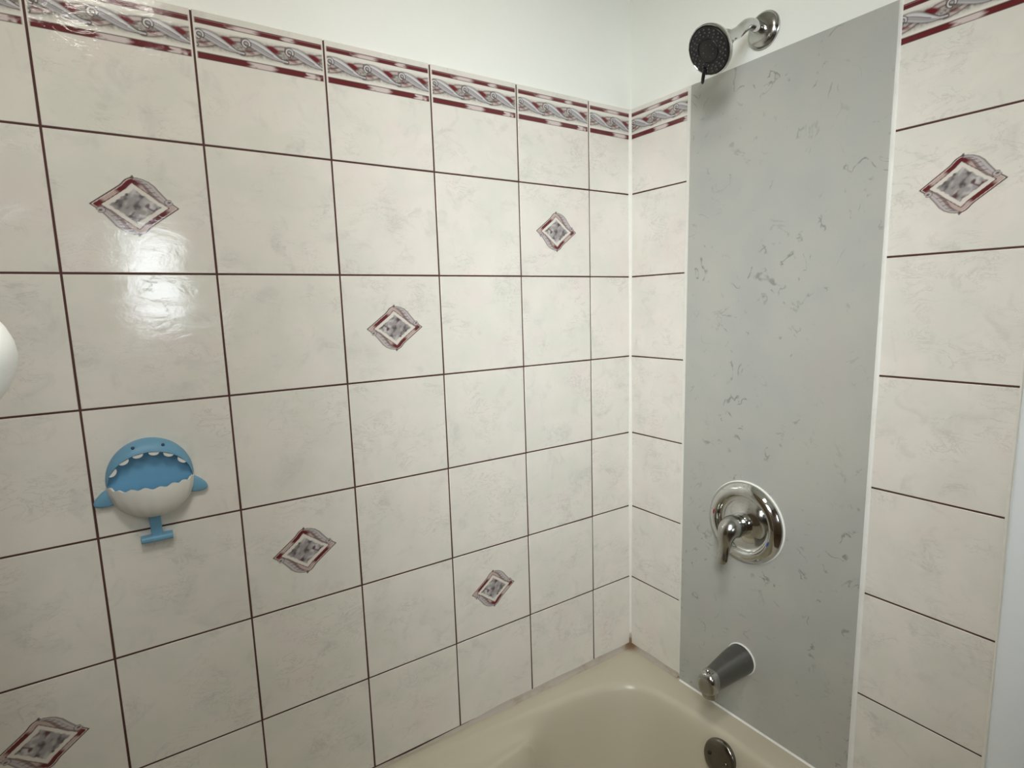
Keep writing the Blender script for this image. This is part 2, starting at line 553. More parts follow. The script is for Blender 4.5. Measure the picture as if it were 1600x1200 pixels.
def paint_diamond(X, Y, flip):
    """marbled lozenge in a red frame with two acanthus leaves; metres from the tile centre"""
    s = -1.0 if flip else 1.0
    U, V = s * X / 0.0570, s * Y / 0.0432
    p, q = U + V, V - U
    P = Print(p, q)
    # bulging outline near top and bottom corners of the banded edges
    bul = 0.06 * np.exp(-((np.abs(p) - 0.72) / 0.22) ** 2) * (np.sign(p) * np.sign(q) > 0)
    mx = np.maximum(np.abs(p), np.abs(q) - bul)
    wob = (vnoise(p * 9 + 20, q * 9 + 20, 11) - 0.5)
    P.put(1 - sm(0.985, 1.02, mx), DARK)
    P.put(1 - sm(0.945, 0.965, mx), PALE)
    band = (1 - sm(0.915, 0.93, mx)) * sm(0.76, 0.775, mx)
    tone = vnoise(p * 5 + 30, q * 5 + 31, 12)
    pinks = np.array(lin(188, 166, 158)[:3])
    P.put(band, pinks)
    red = np.zeros_like(p)
    up = (q > np.abs(p) - 0.02)
    red = np.maximum(red, up * ((1 - sm(-0.66, -0.48, p)) + sm(-0.02, 0.2, p)))
    red = np.maximum(red, (p > np.abs(q)) * sm(0.45, 0.7, q))
    red = np.maximum(red, (-p > np.abs(q)) * sm(0.55, 0.8, q))
    red = np.maximum(red, (-q > np.abs(p) - 0.02) * sm(-0.5, -0.25, p) * (1 - sm(0.5, 0.75, p)))
    P.put(band * np.clip(red, 0, 1), RED)
    P.put((sm(0.735, 0.75, mx) * (1 - sm(0.765, 0.78, mx))), DARK)
    P.put(1 - sm(0.725, 0.745, np.maximum(np.abs(p), np.abs(q))), (220, 214, 204))
    # marbled heart
    inner = 1 - sm(0.55, 0.60, np.maximum(np.abs(p), np.abs(q)) + wob * 0.06)
    n1 = vnoise(p * 3.2 + q * 1.5 + 5 + wob, q * 6.5 - p * 2.5 + 9, 15)
    n2 = vnoise(p * 5 + q * 2 + 5, q * 8 - p * 4 + 9, 16)
    n3 = vnoise(p * 3 + 40, q * 4 + 47, 17)
    base = np.array(lin(158, 152, 150)[:3])[None, None] * np.ones(p.shape + (1,))
    dark = np.array(lin(96, 90, 92)[:3])
    redm = np.array(lin(92, 62, 66)[:3])
    lite = np.array(lin(194, 190, 188)[:3])
    k = sm(0.50, 0.86, 0.6 * n1 + 0.4 * n2)[..., None]
    base = base * (1 - k) + dark * k
    k = sm(0.55, 0.85, 1 - (0.6 * n1 + 0.4 * n2))[..., None]
    base = base * (1 - k) + lite * k
    k = (sm(0.62, 0.82, n3) * sm(0.35, 0.6, n2))[..., None] * 0.9
    base = base * (1 - k) + redm * k
    P.put(inner, base)
    # acanthus leaves on the two other edges
    LG, LD = (172, 163, 162), (84, 72, 72)
    for sg in (1, -1):
        pp = np.array([0.93, 1.00, 1.045, 1.06, 1.02, 0.955, 0.905, 0.875, 0.87]) * sg
        qq = np.array([0.95, 0.82, 0.66, 0.48, 0.27, 0.06, -0.16, -0.36, -0.50]) * sg
        wd = np.array([0.02, 0.055, 0.09, 0.12, 0.15, 0.155, 0.15, 0.135, 0.10])
        pts = list(zip(pp, qq))
        P.stroke(pts, wd + 0.030, LD, 0.95, 0.12)
        P.stroke(pts, wd, LG, 1, 0.14)
        P.stroke(list(zip(pp - 0.05 * sg, qq)), wd * 0.35, (192, 182, 180), 0.8, 0.5)
        P.stroke(list(zip(pp + sg * wd * 0.55, qq)), wd * 0.22, (196, 188, 186), 0.8, 0.5)
        P.stroke(list(zip(pp - sg * wd * 0.75, qq)), wd * 0.25, (120, 92, 90), 0.7, 0.6)
        for j in range(2, 7):
            P.stroke([(pp[j] - sg * wd[j] * 0.8, qq[j] + 0.1 * sg), (pp[j] + sg * 0.02, qq[j] - 0.02 * sg)], 0.016, LD, 0.75, 0.5)
        ang = np.linspace(0.4, 5.2, 18)
        cp, cq, r = 0.945 * sg, -0.580 * sg, 0.090
        c = list(zip(cp + r * np.cos(ang) * sg, cq + r * np.sin(ang) * sg))
        P.stroke(c, 0.062, LD, 0.9, 0.25)
        P.stroke(c, 0.040, (184, 174, 172), 1, 0.3)
        # small tip above the corner
        P.stroke([(0.96 * sg, 0.98 * sg), (1.02 * sg, 1.03 * sg)], [0.06, 0.03], (96, 88, 84), 0.9, 0.4)
    return P

def print_mesh(name, P, pos, nu, nv):
    """grid mesh of the printed area only; pos(i, j) gives tile-local (along, up)"""
    a = P.a
    idx = -np.ones(a.shape, int)
    faces, used = [], []
    cell = np.maximum.reduce([a[:-1, :-1], a[1:, :-1], a[:-1, 1:], a[1:, 1:]]) > 0.03
    I, J = np.nonzero(cell)
    need = np.zeros(a.shape, bool)
    for di in (0, 1):
        for dj in (0, 1):
            need[I + di, J + dj] = True
    idx[need] = np.arange(need.sum())
    V = pos[need]
    F = np.stack([idx[I, J], idx[I + 1, J], idx[I + 1, J + 1], idx[I, J + 1]], 1)
    me = bpy.data.meshes.new(name)
    me.from_pydata(V.tolist(), [], F.tolist())
    at = me.attributes.new('print', 'FLOAT_COLOR', 'POINT')
    colr = np.concatenate([P.c[need], P.a[need][:, None]], 1).astype(np.float32)
    at.data.foreach_set('color', colr.ravel())
    me.polygons.foreach_set('use_smooth', [True] * len(me.polygons))
    me.materials.append(M_PRINT)
    return me

PROUD = 0.00015
GW = 0.0031                   # grout joint width
def border_mesh(name, width, start=0.0):
    """width: printed width in metres; local x from the tile's left edge"""
    nu, nv = int(width / 0.00085), 72
    x = np.linspace(0.0012, width - 0.0012, nu)
    z = np.linspace(0.1262, 0.1890, nv)
    X, Z = np.meshgrid(x, z, indexing='ij')
    P = paint_border(X + start, Z, 0)
    fade = sm(0.0, 0.0026, X - 0.0012) * sm(0.0, 0.0026, width - 0.0012 - X)
    P.a = P.a * fade
    pos = np.stack([X, np.full_like(X, -PROUD), Z], -1)
    return print_mesh(name, P, pos, nu, nv)

def diamond_mesh(name, flip):
    n = 132
    x = np.linspace(-0.0665, 0.0665, n)
    z = np.linspace(-0.052, 0.052, 110)
    X, Z = np.meshgrid(x, z, indexing='ij')
    P = paint_diamond(X, Z, flip)
    pos = np.stack([X, np.full_like(X, -PROUD), Z], -1)
    return print_mesh(name, P, pos, n, 110)

B_FULL = border_mesh('border_print', 0.2 - GW)
B_CUT = border_mesh('border_print_cut', 0.1337 - GW / 2 - 0.001)
D_A = diamond_mesh('diamond_print', False)
D_B = diamond_mesh('diamond_print_turned', True)

# ------------------------------------------------------------------ tiles
def tile_mesh(name, w, h):
    bm = bmesh.new()
    bm_box(bm, (0, 0, 0), (w, T - 0.003, h))
    fr = [e for e in bm.edges if all(abs(v.co.y) < 1e-6 for v in e.verts)]
    bmesh.ops.bevel(bm, geom=fr, offset=0.0008, segments=2, affect='EDGES', profile=0.5)
    bmesh.ops.recalc_face_normals(bm, faces=bm.faces[:])
    me = bpy.data.meshes.new(name)
    bm.to_mesh(me)
    bm.free()
    me.polygons.foreach_set('use_smooth', [p.area < 0.003 for p in me.polygons])
    me.materials.append(M_TILE)
    return me

H = 0.2007
TILE = tile_mesh('tile', 0.2 - GW, H - GW)
TILE_CUT = tile_mesh('tile_cut', 0.1337 - GW / 2 - 0.001, H - GW)
TILE_LEFT = tile_mesh('tile_beside_corner', 0.2 - GW, H - GW)
TILE_WIDE = tile_mesh('tile_beside_panel', 0.2 - GW + 0.006, H - GW)
B_WIDE = border_mesh('border_print_wide', 0.2 - GW + 0.006)
random.seed(11)
seed_n = 0
ZB = Z0 - 1.2030              # bottom edge of the tiling
def add_tile(parent, mesh, along, row, side, decal=None, border=None, shift=0.0):
    """row 0 is the border row; side 'L' for the long wall, 'R' for the tap wall (mesh turned so local x runs towards -y)"""
    global seed_n
    seed_n += 1
    z = Z0 - row * H + GW / 2
    o = bpy.data.objects.new('tile', mesh)
    COL.objects.link(o)
    o.parent = parent
    tx, tz = random.uniform(-1, 1) * 0.0018, random.uniform(-1, 1) * 0.0022
    if side == 'L':
        o.location = (along, 0, z)
        o.rotation_euler = (tx, 0, tz)
    else:
        o.location = (0, along, z)
        o.rotation_euler = (tx, 0, -PI / 2 + tz)
    o['tile_seed'] = (seed_n * 0.6180339 % 1.0) * 9 + 0.3
    me, loc = None, None
    if decal:
        me, loc, nm = decal, (0.1 - GW / 2 + shift, 0, 0.1 - GW / 2), 'diamond_print'
    elif border:
        me, loc, nm = border, (0, 0, 0), 'border_print'
    if me:
        c = bpy.data.objects.new(nm, me)
        COL.objects.link(c)
        c.parent = o
        c.location = loc
        c['tile_seed'] = o['tile_seed']
    return o

V5 = -0.1337
decals = {(4, 1): D_A, (2, 2): D_B, (0, 1): D_B, (3, 4): D_A, (1, 5): D_B, (5, 5): D_B}
for row in range(0, 7):
    add_tile(wall_back, TILE_CUT, V5 + GW / 2, row, 'L', border=B_CUT if row == 0 else None)
    for c in range(7):
        x = V5 - 0.2 * (c + 1) + GW / 2
        add_tile(wall_back, TILE, x, row, 'L', decal=decals.get((c, row)), border=B_FULL if row == 0 else None)
    add_tile(wall_right, TILE_LEFT, -0.0020, row, 'R', border=B_FULL if row == 0 else None)
    if True:
        add_tile(wall_right, TILE_WIDE, -0.5940 - GW / 2, row, 'R', decal=D_A if row == 1 else None, border=B_WIDE if row == 0 else None, shift=0.006)
# grout bed behind the joints
box('grout', (-1.535, 0.0012, ZB - 0.005), (0.0, 0.0062, Z0 + 0.1975), M_GROUT, wall_back)
box('grout', (0.0012, -0.800, ZB - 0.005), (0.0062, 0.0, Z0 + 0.1975), M_GROUT, wall_right)

# ------------------------------------------------------------------ caulk beads and trims
def bead(name, path, r, normal_pair, mat, seg=6, ha=1.0, habs=None):
    """quarter-round fillet along path; normal_pair = two outward directions; r may vary along the path"""
    a, b = [Vector(v) for v in normal_pair]
    bm = bmesh.new()
    rings = []
    for i, p in enumerate(path):
        p = Vector(p)
        rr = r[i] if isinstance(r, list) else r
        pts = [p - a * 0.0008 - b * 0.0008]
        for k in range(seg + 1):
            t = k / seg * PI / 2
            # slightly concave fillet
            ca, sa = 1 - math.sin(t) * 0.86, 1 - math.cos(t) * 0.86
            pts.append(p + a * (habs if habs else rr * ha) * (ca if k < seg else 0) + b * rr * (sa if k else 0))
        rings.append([bm.verts.new(q) for q in pts])
    n = len(rings[0])
    for A, B in zip(rings[:-1], rings[1:]):
        for k in range(n):
            bm.faces.new((A[k], A[(k + 1) % n], B[(k + 1) % n], B[k]))
    bm.faces.new(rings[0])
    bm.faces.new(list(reversed(rings[-1])))
    return struct(from_bm(name, bm, mat, smooth=True, sharp=60))

RIM = Z0 - 1.209              # top of the tub deck
zs = np.linspace(RIM + 0.004, Z0 + 0.196, 40)
bead('trim_1', [(0.0, 0.0, z) for z in zs], [0.0058 + 0.0012 * math.sin(z * 9) for z in zs], ((-1, 0, 0), (0, -1, 0)), M_CAULK_C)
xs = np.linspace(-1.534, -0.0005, 120)
bead('trim_2', [(x, 0.0, RIM) for x in xs], [0.0035 + 0.0075 * float(sm(-0.60, -0.40, x)) + 0.0008 * math.sin(x * 41) for x in xs], ((0, -1, 0), (0, 0, 1)), M_CAULK_D)
ys = np.linspace(-0.0005, -0.172, 24)
bead('trim_3', [(0.0, y, RIM) for y in ys], [0.0105 + 0.0008 * math.sin(y * 60) for y in ys], ((-1, 0, 0), (0, 0, 1)), M_CAULK_D)

PT = 0.008                    # panel thickness
PL = [(-0.1915, Z0 + 0.1950), (-0.1797, RIM + 0.001)]
PR = [(-0.6010, Z0 + 0.1965), (-0.5905, RIM + 0.001)]
bm = bmesh.new()
fr = [bm.verts.new((-PT, y, z)) for y, z in (PL[0], PL[1], PR[1], PR[0])]
bk = [bm.verts.new((-0.0003, y, z)) for y, z in (PL[0], PL[1], PR[1], PR[0])]
bm.faces.new(fr)
bm.faces.new(list(reversed(bk)))
for k in range(4):
    bm.faces.new((fr[k], fr[(k + 1) % 4], bk[(k + 1) % 4], bk[k]))
bmesh.ops.bevel(bm, geom=[e for e in bm.edges if all(v in fr for v in e.verts)], offset=0.001, segments=2, affect='EDGES', profile=0.5)
panel = from_bm('wall_panel', bm, M_PANEL)
thing(panel, 'tall grey speckled stone-look panel on the tap wall behind shower head and tub spout', 'panel')

def pline(P, n=30):
    return [(P[0][0] + (P[1][0] - P[0][0]) * k / (n - 1), P[0][1] + (P[1][1] - P[0][1]) * k / (n - 1)) for k in range(n)]
bead('trim_4', [(-0.0, y, z) for y, z in pline(PL)], [0.0118 + 0.0040 * (z - RIM) / 1.4 + 0.0008 * math.sin(z * 23) for y, z in pline(PL)], ((-1, 0, 0), (0, 1, 0)), M_CAULK_W, ha=0.35)
bead('trim_5', [(-0.0, y, z) for y, z in pline(PR)], [0.0066 - 0.0038 * (z - RIM) / 1.4 + 0.0004 * math.sin(z * 17) for y, z in pline(PR)], ((-1, 0, 0), (0, -1, 0)), M_CAULK_W, habs=0.0078)
bead('trim_6', [(-PT, y, RIM) for y in np.linspace(-0.181, -0.5895, 20)], 0.0032, ((-1, 0, 0), (0, 0, 1)), M_CAULK_W)

# rounded white edge trim where the tiling of the tap wall ends, and its caulk
bm = bmesh.new()
prof = [(0.0045, -0.7975), (-0.004, -0.7975)] + [(-0.004 - 0.006 * math.sin(t), -0.7975 - 0.030 * (1 - math.cos(t)) / 1.0) for t in np.linspace(0.15, PI / 2, 8)] + [(-0.010, -0.852), (0.0045, -0.860)]
lo = [bm.verts.new((x, y, 0.0)) for x, y in prof]
hi = [bm.verts.new((x, y, Z0 + 0.30)) for x, y in prof]
for k in range(len(prof)):
    bm.faces.new((lo[k], lo[(k + 1) % len(prof)], hi[(k + 1) % len(prof)], hi[k]))
bm.faces.new(lo)
bm.faces.new(list(reversed(hi)))
struct(from_bm('trim_7', bm, M_TRIMW, smooth=True, sharp=50))
zs = np.linspace(RIM + 0.003, Z0 + 0.195, 40)
bead('trim_8', [(0.0, -0.7975, z) for z in zs], [0.0058 + 0.0015 * math.sin(z * 14) for z in zs], ((-1, 0, 0), (0, 1, 0)), M_CAULK_W)

# ------------------------------------------------------------------ bathtub
lip_pts = [(-.90, -.022), (-.686, -.023), (-.58, -.032), (-.456, -.041), (-.312, -.053), (-.236, -.062), (-.16, -.080), (-.108, -.112), (-.083, -.160),
           (-.071, -.225), (-.065, -.302), (-.063, -.36), (-.064, -.43), (-.071, -.50), (-.088, -.57), (-.125, -.632), (-.19, -.672), (-.3, -.695),
           (-.6, -.705), (-.9, -.705), (-1.2, -.695), (-1.33, -.67), (-1.41, -.615), (-1.44, -.5), (-1.445, -.37), (-1.44, -.24), (-1.41, -.13), (-1.33, -.065), (-1.15, -.032)]
lip = catmull(lip_pts, 8, True)
XC, YC = -0.76, -0.37
OUT = (-1.533, -0.0015, -0.775, -0.0012)
def outer_of(p):
    dx, dy = p[0] - XC, p[1] - YC
    tx = ((OUT[1] if dx > 0 else OUT[0]) - XC) / dx if abs(dx) > 1e-6 else 9e9
    ty = ((OUT[3] if dy > 0 else OUT[2]) - YC) / dy if abs(dy) > 1e-6 else 9e9
    t = min(tx, ty)
    return (XC + dx * t, YC + dy * t)
base_prof = [(-0.004, 0.0), (0.0, -0.0006), (0.004, -0.0022), (0.008, -0.0052), (0.0115, -0.0095), (0.0145, -0.016), (0.018, -0.028), (0.024, -0.055), (0.034, -0.11),
             (0.046, -0.17), (0.060, -0.23), (0.080, -0.275), (0.11, -0.302), (0.16, -0.318), (0.24, -0.326), (0.32, -0.330)]
def shelf_prof(o):
    return [(-0.004, 0.0), (0.0, -0.0006), (0.004, -0.0024), (0.008, -0.0060), (0.0115, -0.0110), (0.25 * o + 0.009, -0.0210), (0.50 * o + 0.008, -0.0310), (0.78 * o + 0.006, -0.0315), (o + 0.006, -0.0290),
            (o + 0.015, -0.0350), (o + 0.030, -0.09), (o + 0.050, -0.22), (o + 0.08, -0.30), (0.16 + o * 0.3, -0.318), (0.24, -0.326), (0.32, -0.330)]
bm = bmesh.new()
N = len(lip)
rings = []
outer = [outer_of(p) for p in lip]
def ring(pts):
    rings.append([bm.verts.new(p) for p in pts])
ring([(x, y, RIM - 0.012) for x, y in outer])
ring([(x, y, RIM - 0.0005) for x, y in outer])
for f in (0.02, 0.5):
    ring([(outer[i][0] + (lip[i][0] - outer[i][0]) * f, outer[i][1] + (lip[i][1] - outer[i][1]) * f, RIM) for i in range(N)])
for k in range(len(base_prof)):
    pts = []
    for (x, y) in lip:
        w = float(sm(-0.30, -0.40, x)) * float(sm(-0.20, -0.12, y)) * float(sm(-1.42, -1.34, x)) if x < -0.3 else 0.0
        o_s = 0.026 + 0.046 * float(sm(-0.28, -0.56, x))
        sp = shelf_prof(o_s)[k]
        bp = base_prof[k]
        o = bp[0] * (1 - w) + sp[0] * w
        z = bp[1] * (1 - w) + sp[1] * w
        # the head end of the basin slopes more
        o += float(sm(-1.0, -1.45, x)) * max(0, -z - 0.02) * 0.45
        pts.append((XC + (x - XC) * (1 - o / 0.695), YC + (y - YC) * (1 - o / 0.345), RIM + z))
    ring(pts)
for A, B in zip(rings[:-1], rings[1:]):
    for k in range(N):
        bm.faces.new((A[k], A[(k + 1) % N], B[(k + 1) % N], B[k]))
c = bm.verts.new((XC, YC, RIM - 0.331))
for k in range(N):
    bm.faces.new((rings[-1][k], rings[-1][(k + 1) % N], c))
tub = empty('bathtub', (XC, YC, 0.0))
thing(tub, 'almond coloured bathtub with rounded basin below the tiled walls', 'bathtub')
shell = from_bm('basin', bm, M_TUB, tub, smooth=True, sharp=85)
shell.matrix_parent_inverse = Matrix.Translation((-XC, -YC, 0))
bm = bmesh.new()
bm_box(bm, (-1.533, -0.777, 0.0), (-0.0015, -0.752, RIM - 0.006), 0.006, 2)
ap = from_bm('apron', bm, M_TUB, tub, smooth=True, sharp=50)
ap.matrix_parent_inverse = Matrix.Translation((-XC, -YC, 0))

# overflow plate on the drain end of the basin
oz = Z0 - 1.2560
o_c = Vector((-0.0895, -0.3655, oz))
ax = Vector((-1.0, 0.0, 0.24)).normalized()
bm = bmesh.new()
bm_lathe(bm, [(-0.006, 0.036), (0.0, 0.0385), (0.004, 0.0392), (0.0075, 0.0375), (0.0095, 0.033), (0.0105, 0.024), (0.0110, 0.010), (0.0111, 0.001)], o_c, ax, 56)
ov = from_bm('overflow_plate', bm, M_DARKCHROME, tub, smooth=True, sharp=50)
ov.matrix_parent_inverse = Matrix.Translation((-XC, -YC, 0))
ov['label'] = 'dark metal overflow plate'
for dy in (0.021, -0.021):
    bm = bmesh.new()
    u, v, a = frame_from(ax)
    bm_lathe(bm, [(0.0095, 0.0042), (0.0122, 0.0040), (0.0130, 0.0030), (0.0118, 0.0012)], o_c + Vector((0, dy, 0)), ax, 16)
    s_ = from_bm('screw', bm, M_BLACK if dy > 0 else M_DARKCHROME, ov, smooth=True, sharp=50)
    s_.matrix_parent_inverse = ov.matrix_parent_inverse.copy() if False else Matrix.Identity(4)

# ------------------------------------------------------------------ shower head
SY = -0.3556
sh = empty('showerhead', (0.005, SY, Z0 + 0.2455))
thing(sh, 'chrome shower head with black spray face on a bent arm above the grey panel', 'shower head')
def part(name, bm, mat, root, sharp=40):
    o = from_bm(name, bm, mat, root, smooth=True, sharp=sharp)
    o.matrix_parent_inverse = Matrix.Translation(-root.location)
    return o
def subpart(name, bm, mat, parent_part, sharp=40):
    return from_bm(name, bm, mat, parent_part, smooth=True, sharp=sharp)
FC = Vector((0.005, SY, Z0 + 0.2455))
bm = bmesh.new()
bm_lathe(bm, [(0, 0.0325), (0.002, 0.0335), (0.0045, 0.0332), (0.0055, 0.0318), (0.0075, 0.0312), (0.0105, 0.0285), (0.0130, 0.0235), (0.0145, 0.017), (0.0150, 0.0112)], FC, (-1, 0, 0), 56)
part('wall_flange', bm, M_CHROME_W, sh)
NF = Vector((-0.84, 0.02, -0.54)).normalized()
FACE = Vector((-0.1555, SY + 0.001, Z0 + 0.1775))
arm_end = FACE - NF * 0.052
arm = catmull([(0.004, SY, FC.z), (-0.018, SY, FC.z + 0.001), (-0.034, SY, FC.z + 0.002), (-0.050, SY, FC.z - 0.002), (-0.064, SY, FC.z - 0.0115), (-0.080, SY, FC.z - 0.0235), tuple(arm_end - NF * 0.004)], 8)
bm = bmesh.new()
bm_tube(bm, arm, [0.0106] * len(arm), 24)
part('shower_arm', bm, M_CHROME, sh)
bm = bmesh.new()
bm_lathe(bm, [(-0.060, 0.0115), (-0.057, 0.0148), (-0.045, 0.0152), (-0.041, 0.0145), (-0.036, 0.0160), (-0.029, 0.0215), (-0.021, 0.0300), (-0.014, 0.0372), (-0.008, 0.0412),
              (-0.003, 0.0428), (0.0005, 0.0430), (0.0022, 0.0422), (0.0026, 0.0408), (0.0016, 0.0396), (0.0, 0.0392)], FACE, NF, 64)
part('head_housing', bm, M_CHROME, sh)
bm = bmesh.new()
bm_lathe(bm, [(-0.002, 0.0393), (0.0016, 0.0392), (0.0030, 0.0380), (0.0034, 0.0350), (0.0034, 0.0215), (0.0022, 0.0208), (0.0022, 0.0190), (0.0036, 0.0180), (0.0042, 0.0120), (0.0044, 0.001)], FACE, NF, 64)
face = part('spray_face', bm, M_BLACK, sh)
face['label'] = 'black spray face'
u, v, a = frame_from(NF)
bm = bmesh.new()
for r, n, rr in ((0.0345, 22, 0.0016), (0.0295, 20, 0.0016), (0.0245, 16, 0.0015), (0.0105, 8, 0.0012)):
    for k in range(n):
        th = 2 * PI * (k + (0.5 if r < 0.03 and r > 0.027 else 0)) / n
        bm_lathe(bm, [(0.0025, rr), (0.0050, rr * 0.9), (0.0056, rr * 0.5)], FACE + u * math.cos(th) * r + v * math.sin(th) * r, NF, 8)
subpart('nozzles', bm, M_NOZZLE, face)
down = (Vector((0, 0, -1)) - NF * NF.dot(Vector((0, 0, -1)))).normalized()
side = Vector((0, 1, 0)); side = (side - NF * side.dot(NF)).normalized()
pd = (down * math.cos(math.radians(36)) + side * math.sin(math.radians(36))).normalized()
bm = bmesh.new()
bm_tube(bm, [FACE + pd * 0.030 + NF * 0.004, FACE + pd * 0.040 + NF * 0.0045, FACE + pd * 0.050 + NF * 0.004, FACE + pd * 0.0565 + NF * 0.003, FACE + pd * 0.0590 + NF * 0.0025],
        [0.0034, 0.0034, 0.0032, 0.0030, 0.0016], 12)
part('spray_lever', bm, M_BLACK, sh)

# ------------------------------------------------------------------ shower valve
VC = Vector((-PT, -0.3560, Z0 - 0.7390))
vl = empty('shower_valve', VC)
thing(vl, 'round chrome shower valve with single lever handle in the middle of the grey panel', 'valve')
bm = bmesh.new()
bm_lathe(bm, [(0.0, 0.0905), (0.0015, 0.0905), (0.0030, 0.0880), (0.0012, 0.0872)], VC, (-1, 0, 0), 72, True, False)
part('caulk_ring', bm, M_CAULK_W, vl)
bm = bmesh.new()
bm_lathe(bm, [(0.0, 0.0870), (0.0040, 0.0885), (0.0075, 0.0876), (0.0100, 0.0852), (0.0150, 0.0815), (0.0185, 0.0765), (0.0202, 0.0710), (0.0202, 0.0665), (0.0192, 0.0632), (0.0172, 0.0615),
              (0.0120, 0.0606), (0.0090, 0.0590), (0.0080, 0.0550), (0.0088, 0.0440), (0.0105, 0.0320), (0.0130, 0.0260), (0.0140, 0.0235)], VC, (-1, 0, 0), 96)
esc = part('escutcheon', bm, M_CHROME, vl, 60)
bm = bmesh.new()
bm_lathe(bm, [(0.010, 0.0245), (0.014, 0.0250), (0.026, 0.0242), (0.036, 0.0232), (0.038, 0.0222)], VC, (-1, 0, 0), 48)
part('valve_sleeve', bm, M_CHROME, vl)
# lever handle: domed hub that sweeps down into a flattened paddle
hp = catmull([tuple(VC + Vector((-0.034, 0, 0.0))), tuple(VC + Vector((-0.048, 0.000, 0.000))), tuple(VC + Vector((-0.060, 0.001, -0.006))), tuple(VC + Vector((-0.066, 0.002, -0.020))),
              tuple(VC + Vector((-0.067, 0.003, -0.036))), tuple(VC + Vector((-0.069, 0.004, -0.052))), tuple(VC + Vector((-0.073, 0.005, -0.067))), tuple(VC + Vector((-0.0755, 0.005, -0.075)))], 5)
key = [(0.0245, 0.0245), (0.0250, 0.0250), (0.0225, 0.0215), (0.0168, 0.0150), (0.0132, 0.0100), (0.0128, 0.0072), (0.0130, 0.0058), (0.0080, 0.0030)]
rad = [tuple(x) for x in catmull(key, 5)]
bm = bmesh.new()
bm_tube(bm, hp, rad, 28)
lev = part('lever_handle', bm, M_CHROME_W, vl, 60)
for nm, sgn, mm in (('hot_mark', 1, M_RED), ('cold_mark', -1, M_BLUEMARK)):
    bm = bmesh.new()
    an = math.radians(172 if sgn > 0 else -20)
    pts = []
    for k in range(7):
        t = an + (k - 3) * 0.032
        pts.append(VC + Vector((-0.0203, math.cos(t) * -0.0688 if False else -math.cos(t) * -0.0688 * -1, math.sin(t) * 0.0688)))
    bm_tube(bm, pts, [0.0004, 0.0013, 0.0017, 0.0018, 0.0017, 0.0013, 0.0004], 8)
    o = subpart(nm, bm, mm, esc)
    o['label'] = 'red hot mark' if sgn > 0 else 'blue cold mark'

# ------------------------------------------------------------------ tub spout
PC = Vector((-PT, -0.3545, Z0 - 1.0590))
sp = empty('tub_spout', PC)
thing(sp, 'grey metal tub spout with downturned chrome nose above the tub rim', 'spout')
bm = bmesh.new()
bm_lathe(bm, [(0.0, 0.0355), (0.0022, 0.0355), (0.0032, 0.0335), (0.0015, 0.0325)], PC, (-1, 0, 0), 48, True, False)
part('caulk_ring', bm, M_CAULK_W, sp)
def spout_loft(bm, stations, power=2.0, n=40, cap0=True, cap1=True):
    # stations: distance from wall, height offset, half width, half height
    rings = []
    for (x, dz, ru, rv) in stations:
        row = []
        for k in range(n):
            c_, s_2 = math.cos(2 * PI * k / n), math.sin(2 * PI * k / n)
            row.append(bm.verts.new(PC + Vector((x, math.copysign(abs(c_) ** (2 / power), c_) * ru, dz + math.copysign(abs(s_2) ** (2 / power), s_2) * rv))))
        rings.append(row)
    for A, B in zip(rings[:-1], rings[1:]):
        for k in range(n):
            bm.faces.new((A[k], A[(k + 1) % n], B[(k + 1) % n], B[k]))
    if cap0:
        bm.faces.new(rings[0])
    if cap1:
        bm.faces.new(list(reversed(rings[-1])))
bm = bmesh.new()
spout_loft(bm, [(0.0, 0.0, 0.0325, 0.0320), (-0.015, -0.0003, 0.0322, 0.0316), (-0.035, -0.0014, 0.0303, 0.0303), (-0.060, -0.0040, 0.0272, 0.0286), (-0.085, -0.0072, 0.0242, 0.0272), (-0.104, -0.0096, 0.0222, 0.0262)], 2.15)
part('spout_body', bm, M_SATIN, sp, 60)
# blunt nose with the downturned outlet
bm = bmesh.new()
spout_loft(bm, [(-0.1035, -0.0096, 0.0221, 0.0261), (-0.106, -0.0098, 0.0224, 0.0264), (-0.112, -0.0104, 0.0218, 0.0262), (-0.119, -0.0112, 0.0208, 0.0254), (-0.1235, -0.0120, 0.0190, 0.0236), (-0.1262, -0.0126, 0.0160, 0.0202), (-0.1272, -0.0130, 0.0110, 0.0140), (-0.1275, -0.0132, 0.0040, 0.0050)], 2.6)
bm_tube(bm, [PC + Vector((-0.1085, 0, -0.020)), PC + Vector((-0.1090, 0, -0.034)), PC + Vector((-0.1092, 0, -0.0405)), PC + Vector((-0.1092, 0, -0.0435))], [(0.0195, 0.0155), (0.0185, 0.0150), (0.0180, 0.0148), (0.0168, 0.0138)], 32)
nose = part('spout_nose', bm, M_CHROME_W, sp, 50)
nose['label'] = 'chrome downturned nose'
bm = bmesh.new()
bm_lathe(bm, [(0.018, 0.0035), (0.026, 0.0035), (0.0275, 0.0052), (0.0305, 0.0056), (0.0320, 0.0042), (0.0322, 0.001)], PC + Vector((-0.113, 0, -0.0085)), (-0.15, 0, 1), 20)
part('diverter_knob', bm, M_CHROME_W, sp)

# ------------------------------------------------------------------ blue soap dish in the form of an open-mouthed shark
DX, DZ = -1.0565, Z0 - 0.5170
sd = empty('soap_dish', (DX, 0.0, DZ))
thing(sd, 'blue and white open-mouthed shark soap dish stuck on the tiles', 'soap dish')
RX, RZ = 0.0590, 0.0625
MOUTH_Z = -0.0085             # mouth line relative to the centre
def dvec(x, y, z):
    return (DX + x, y, DZ + z)
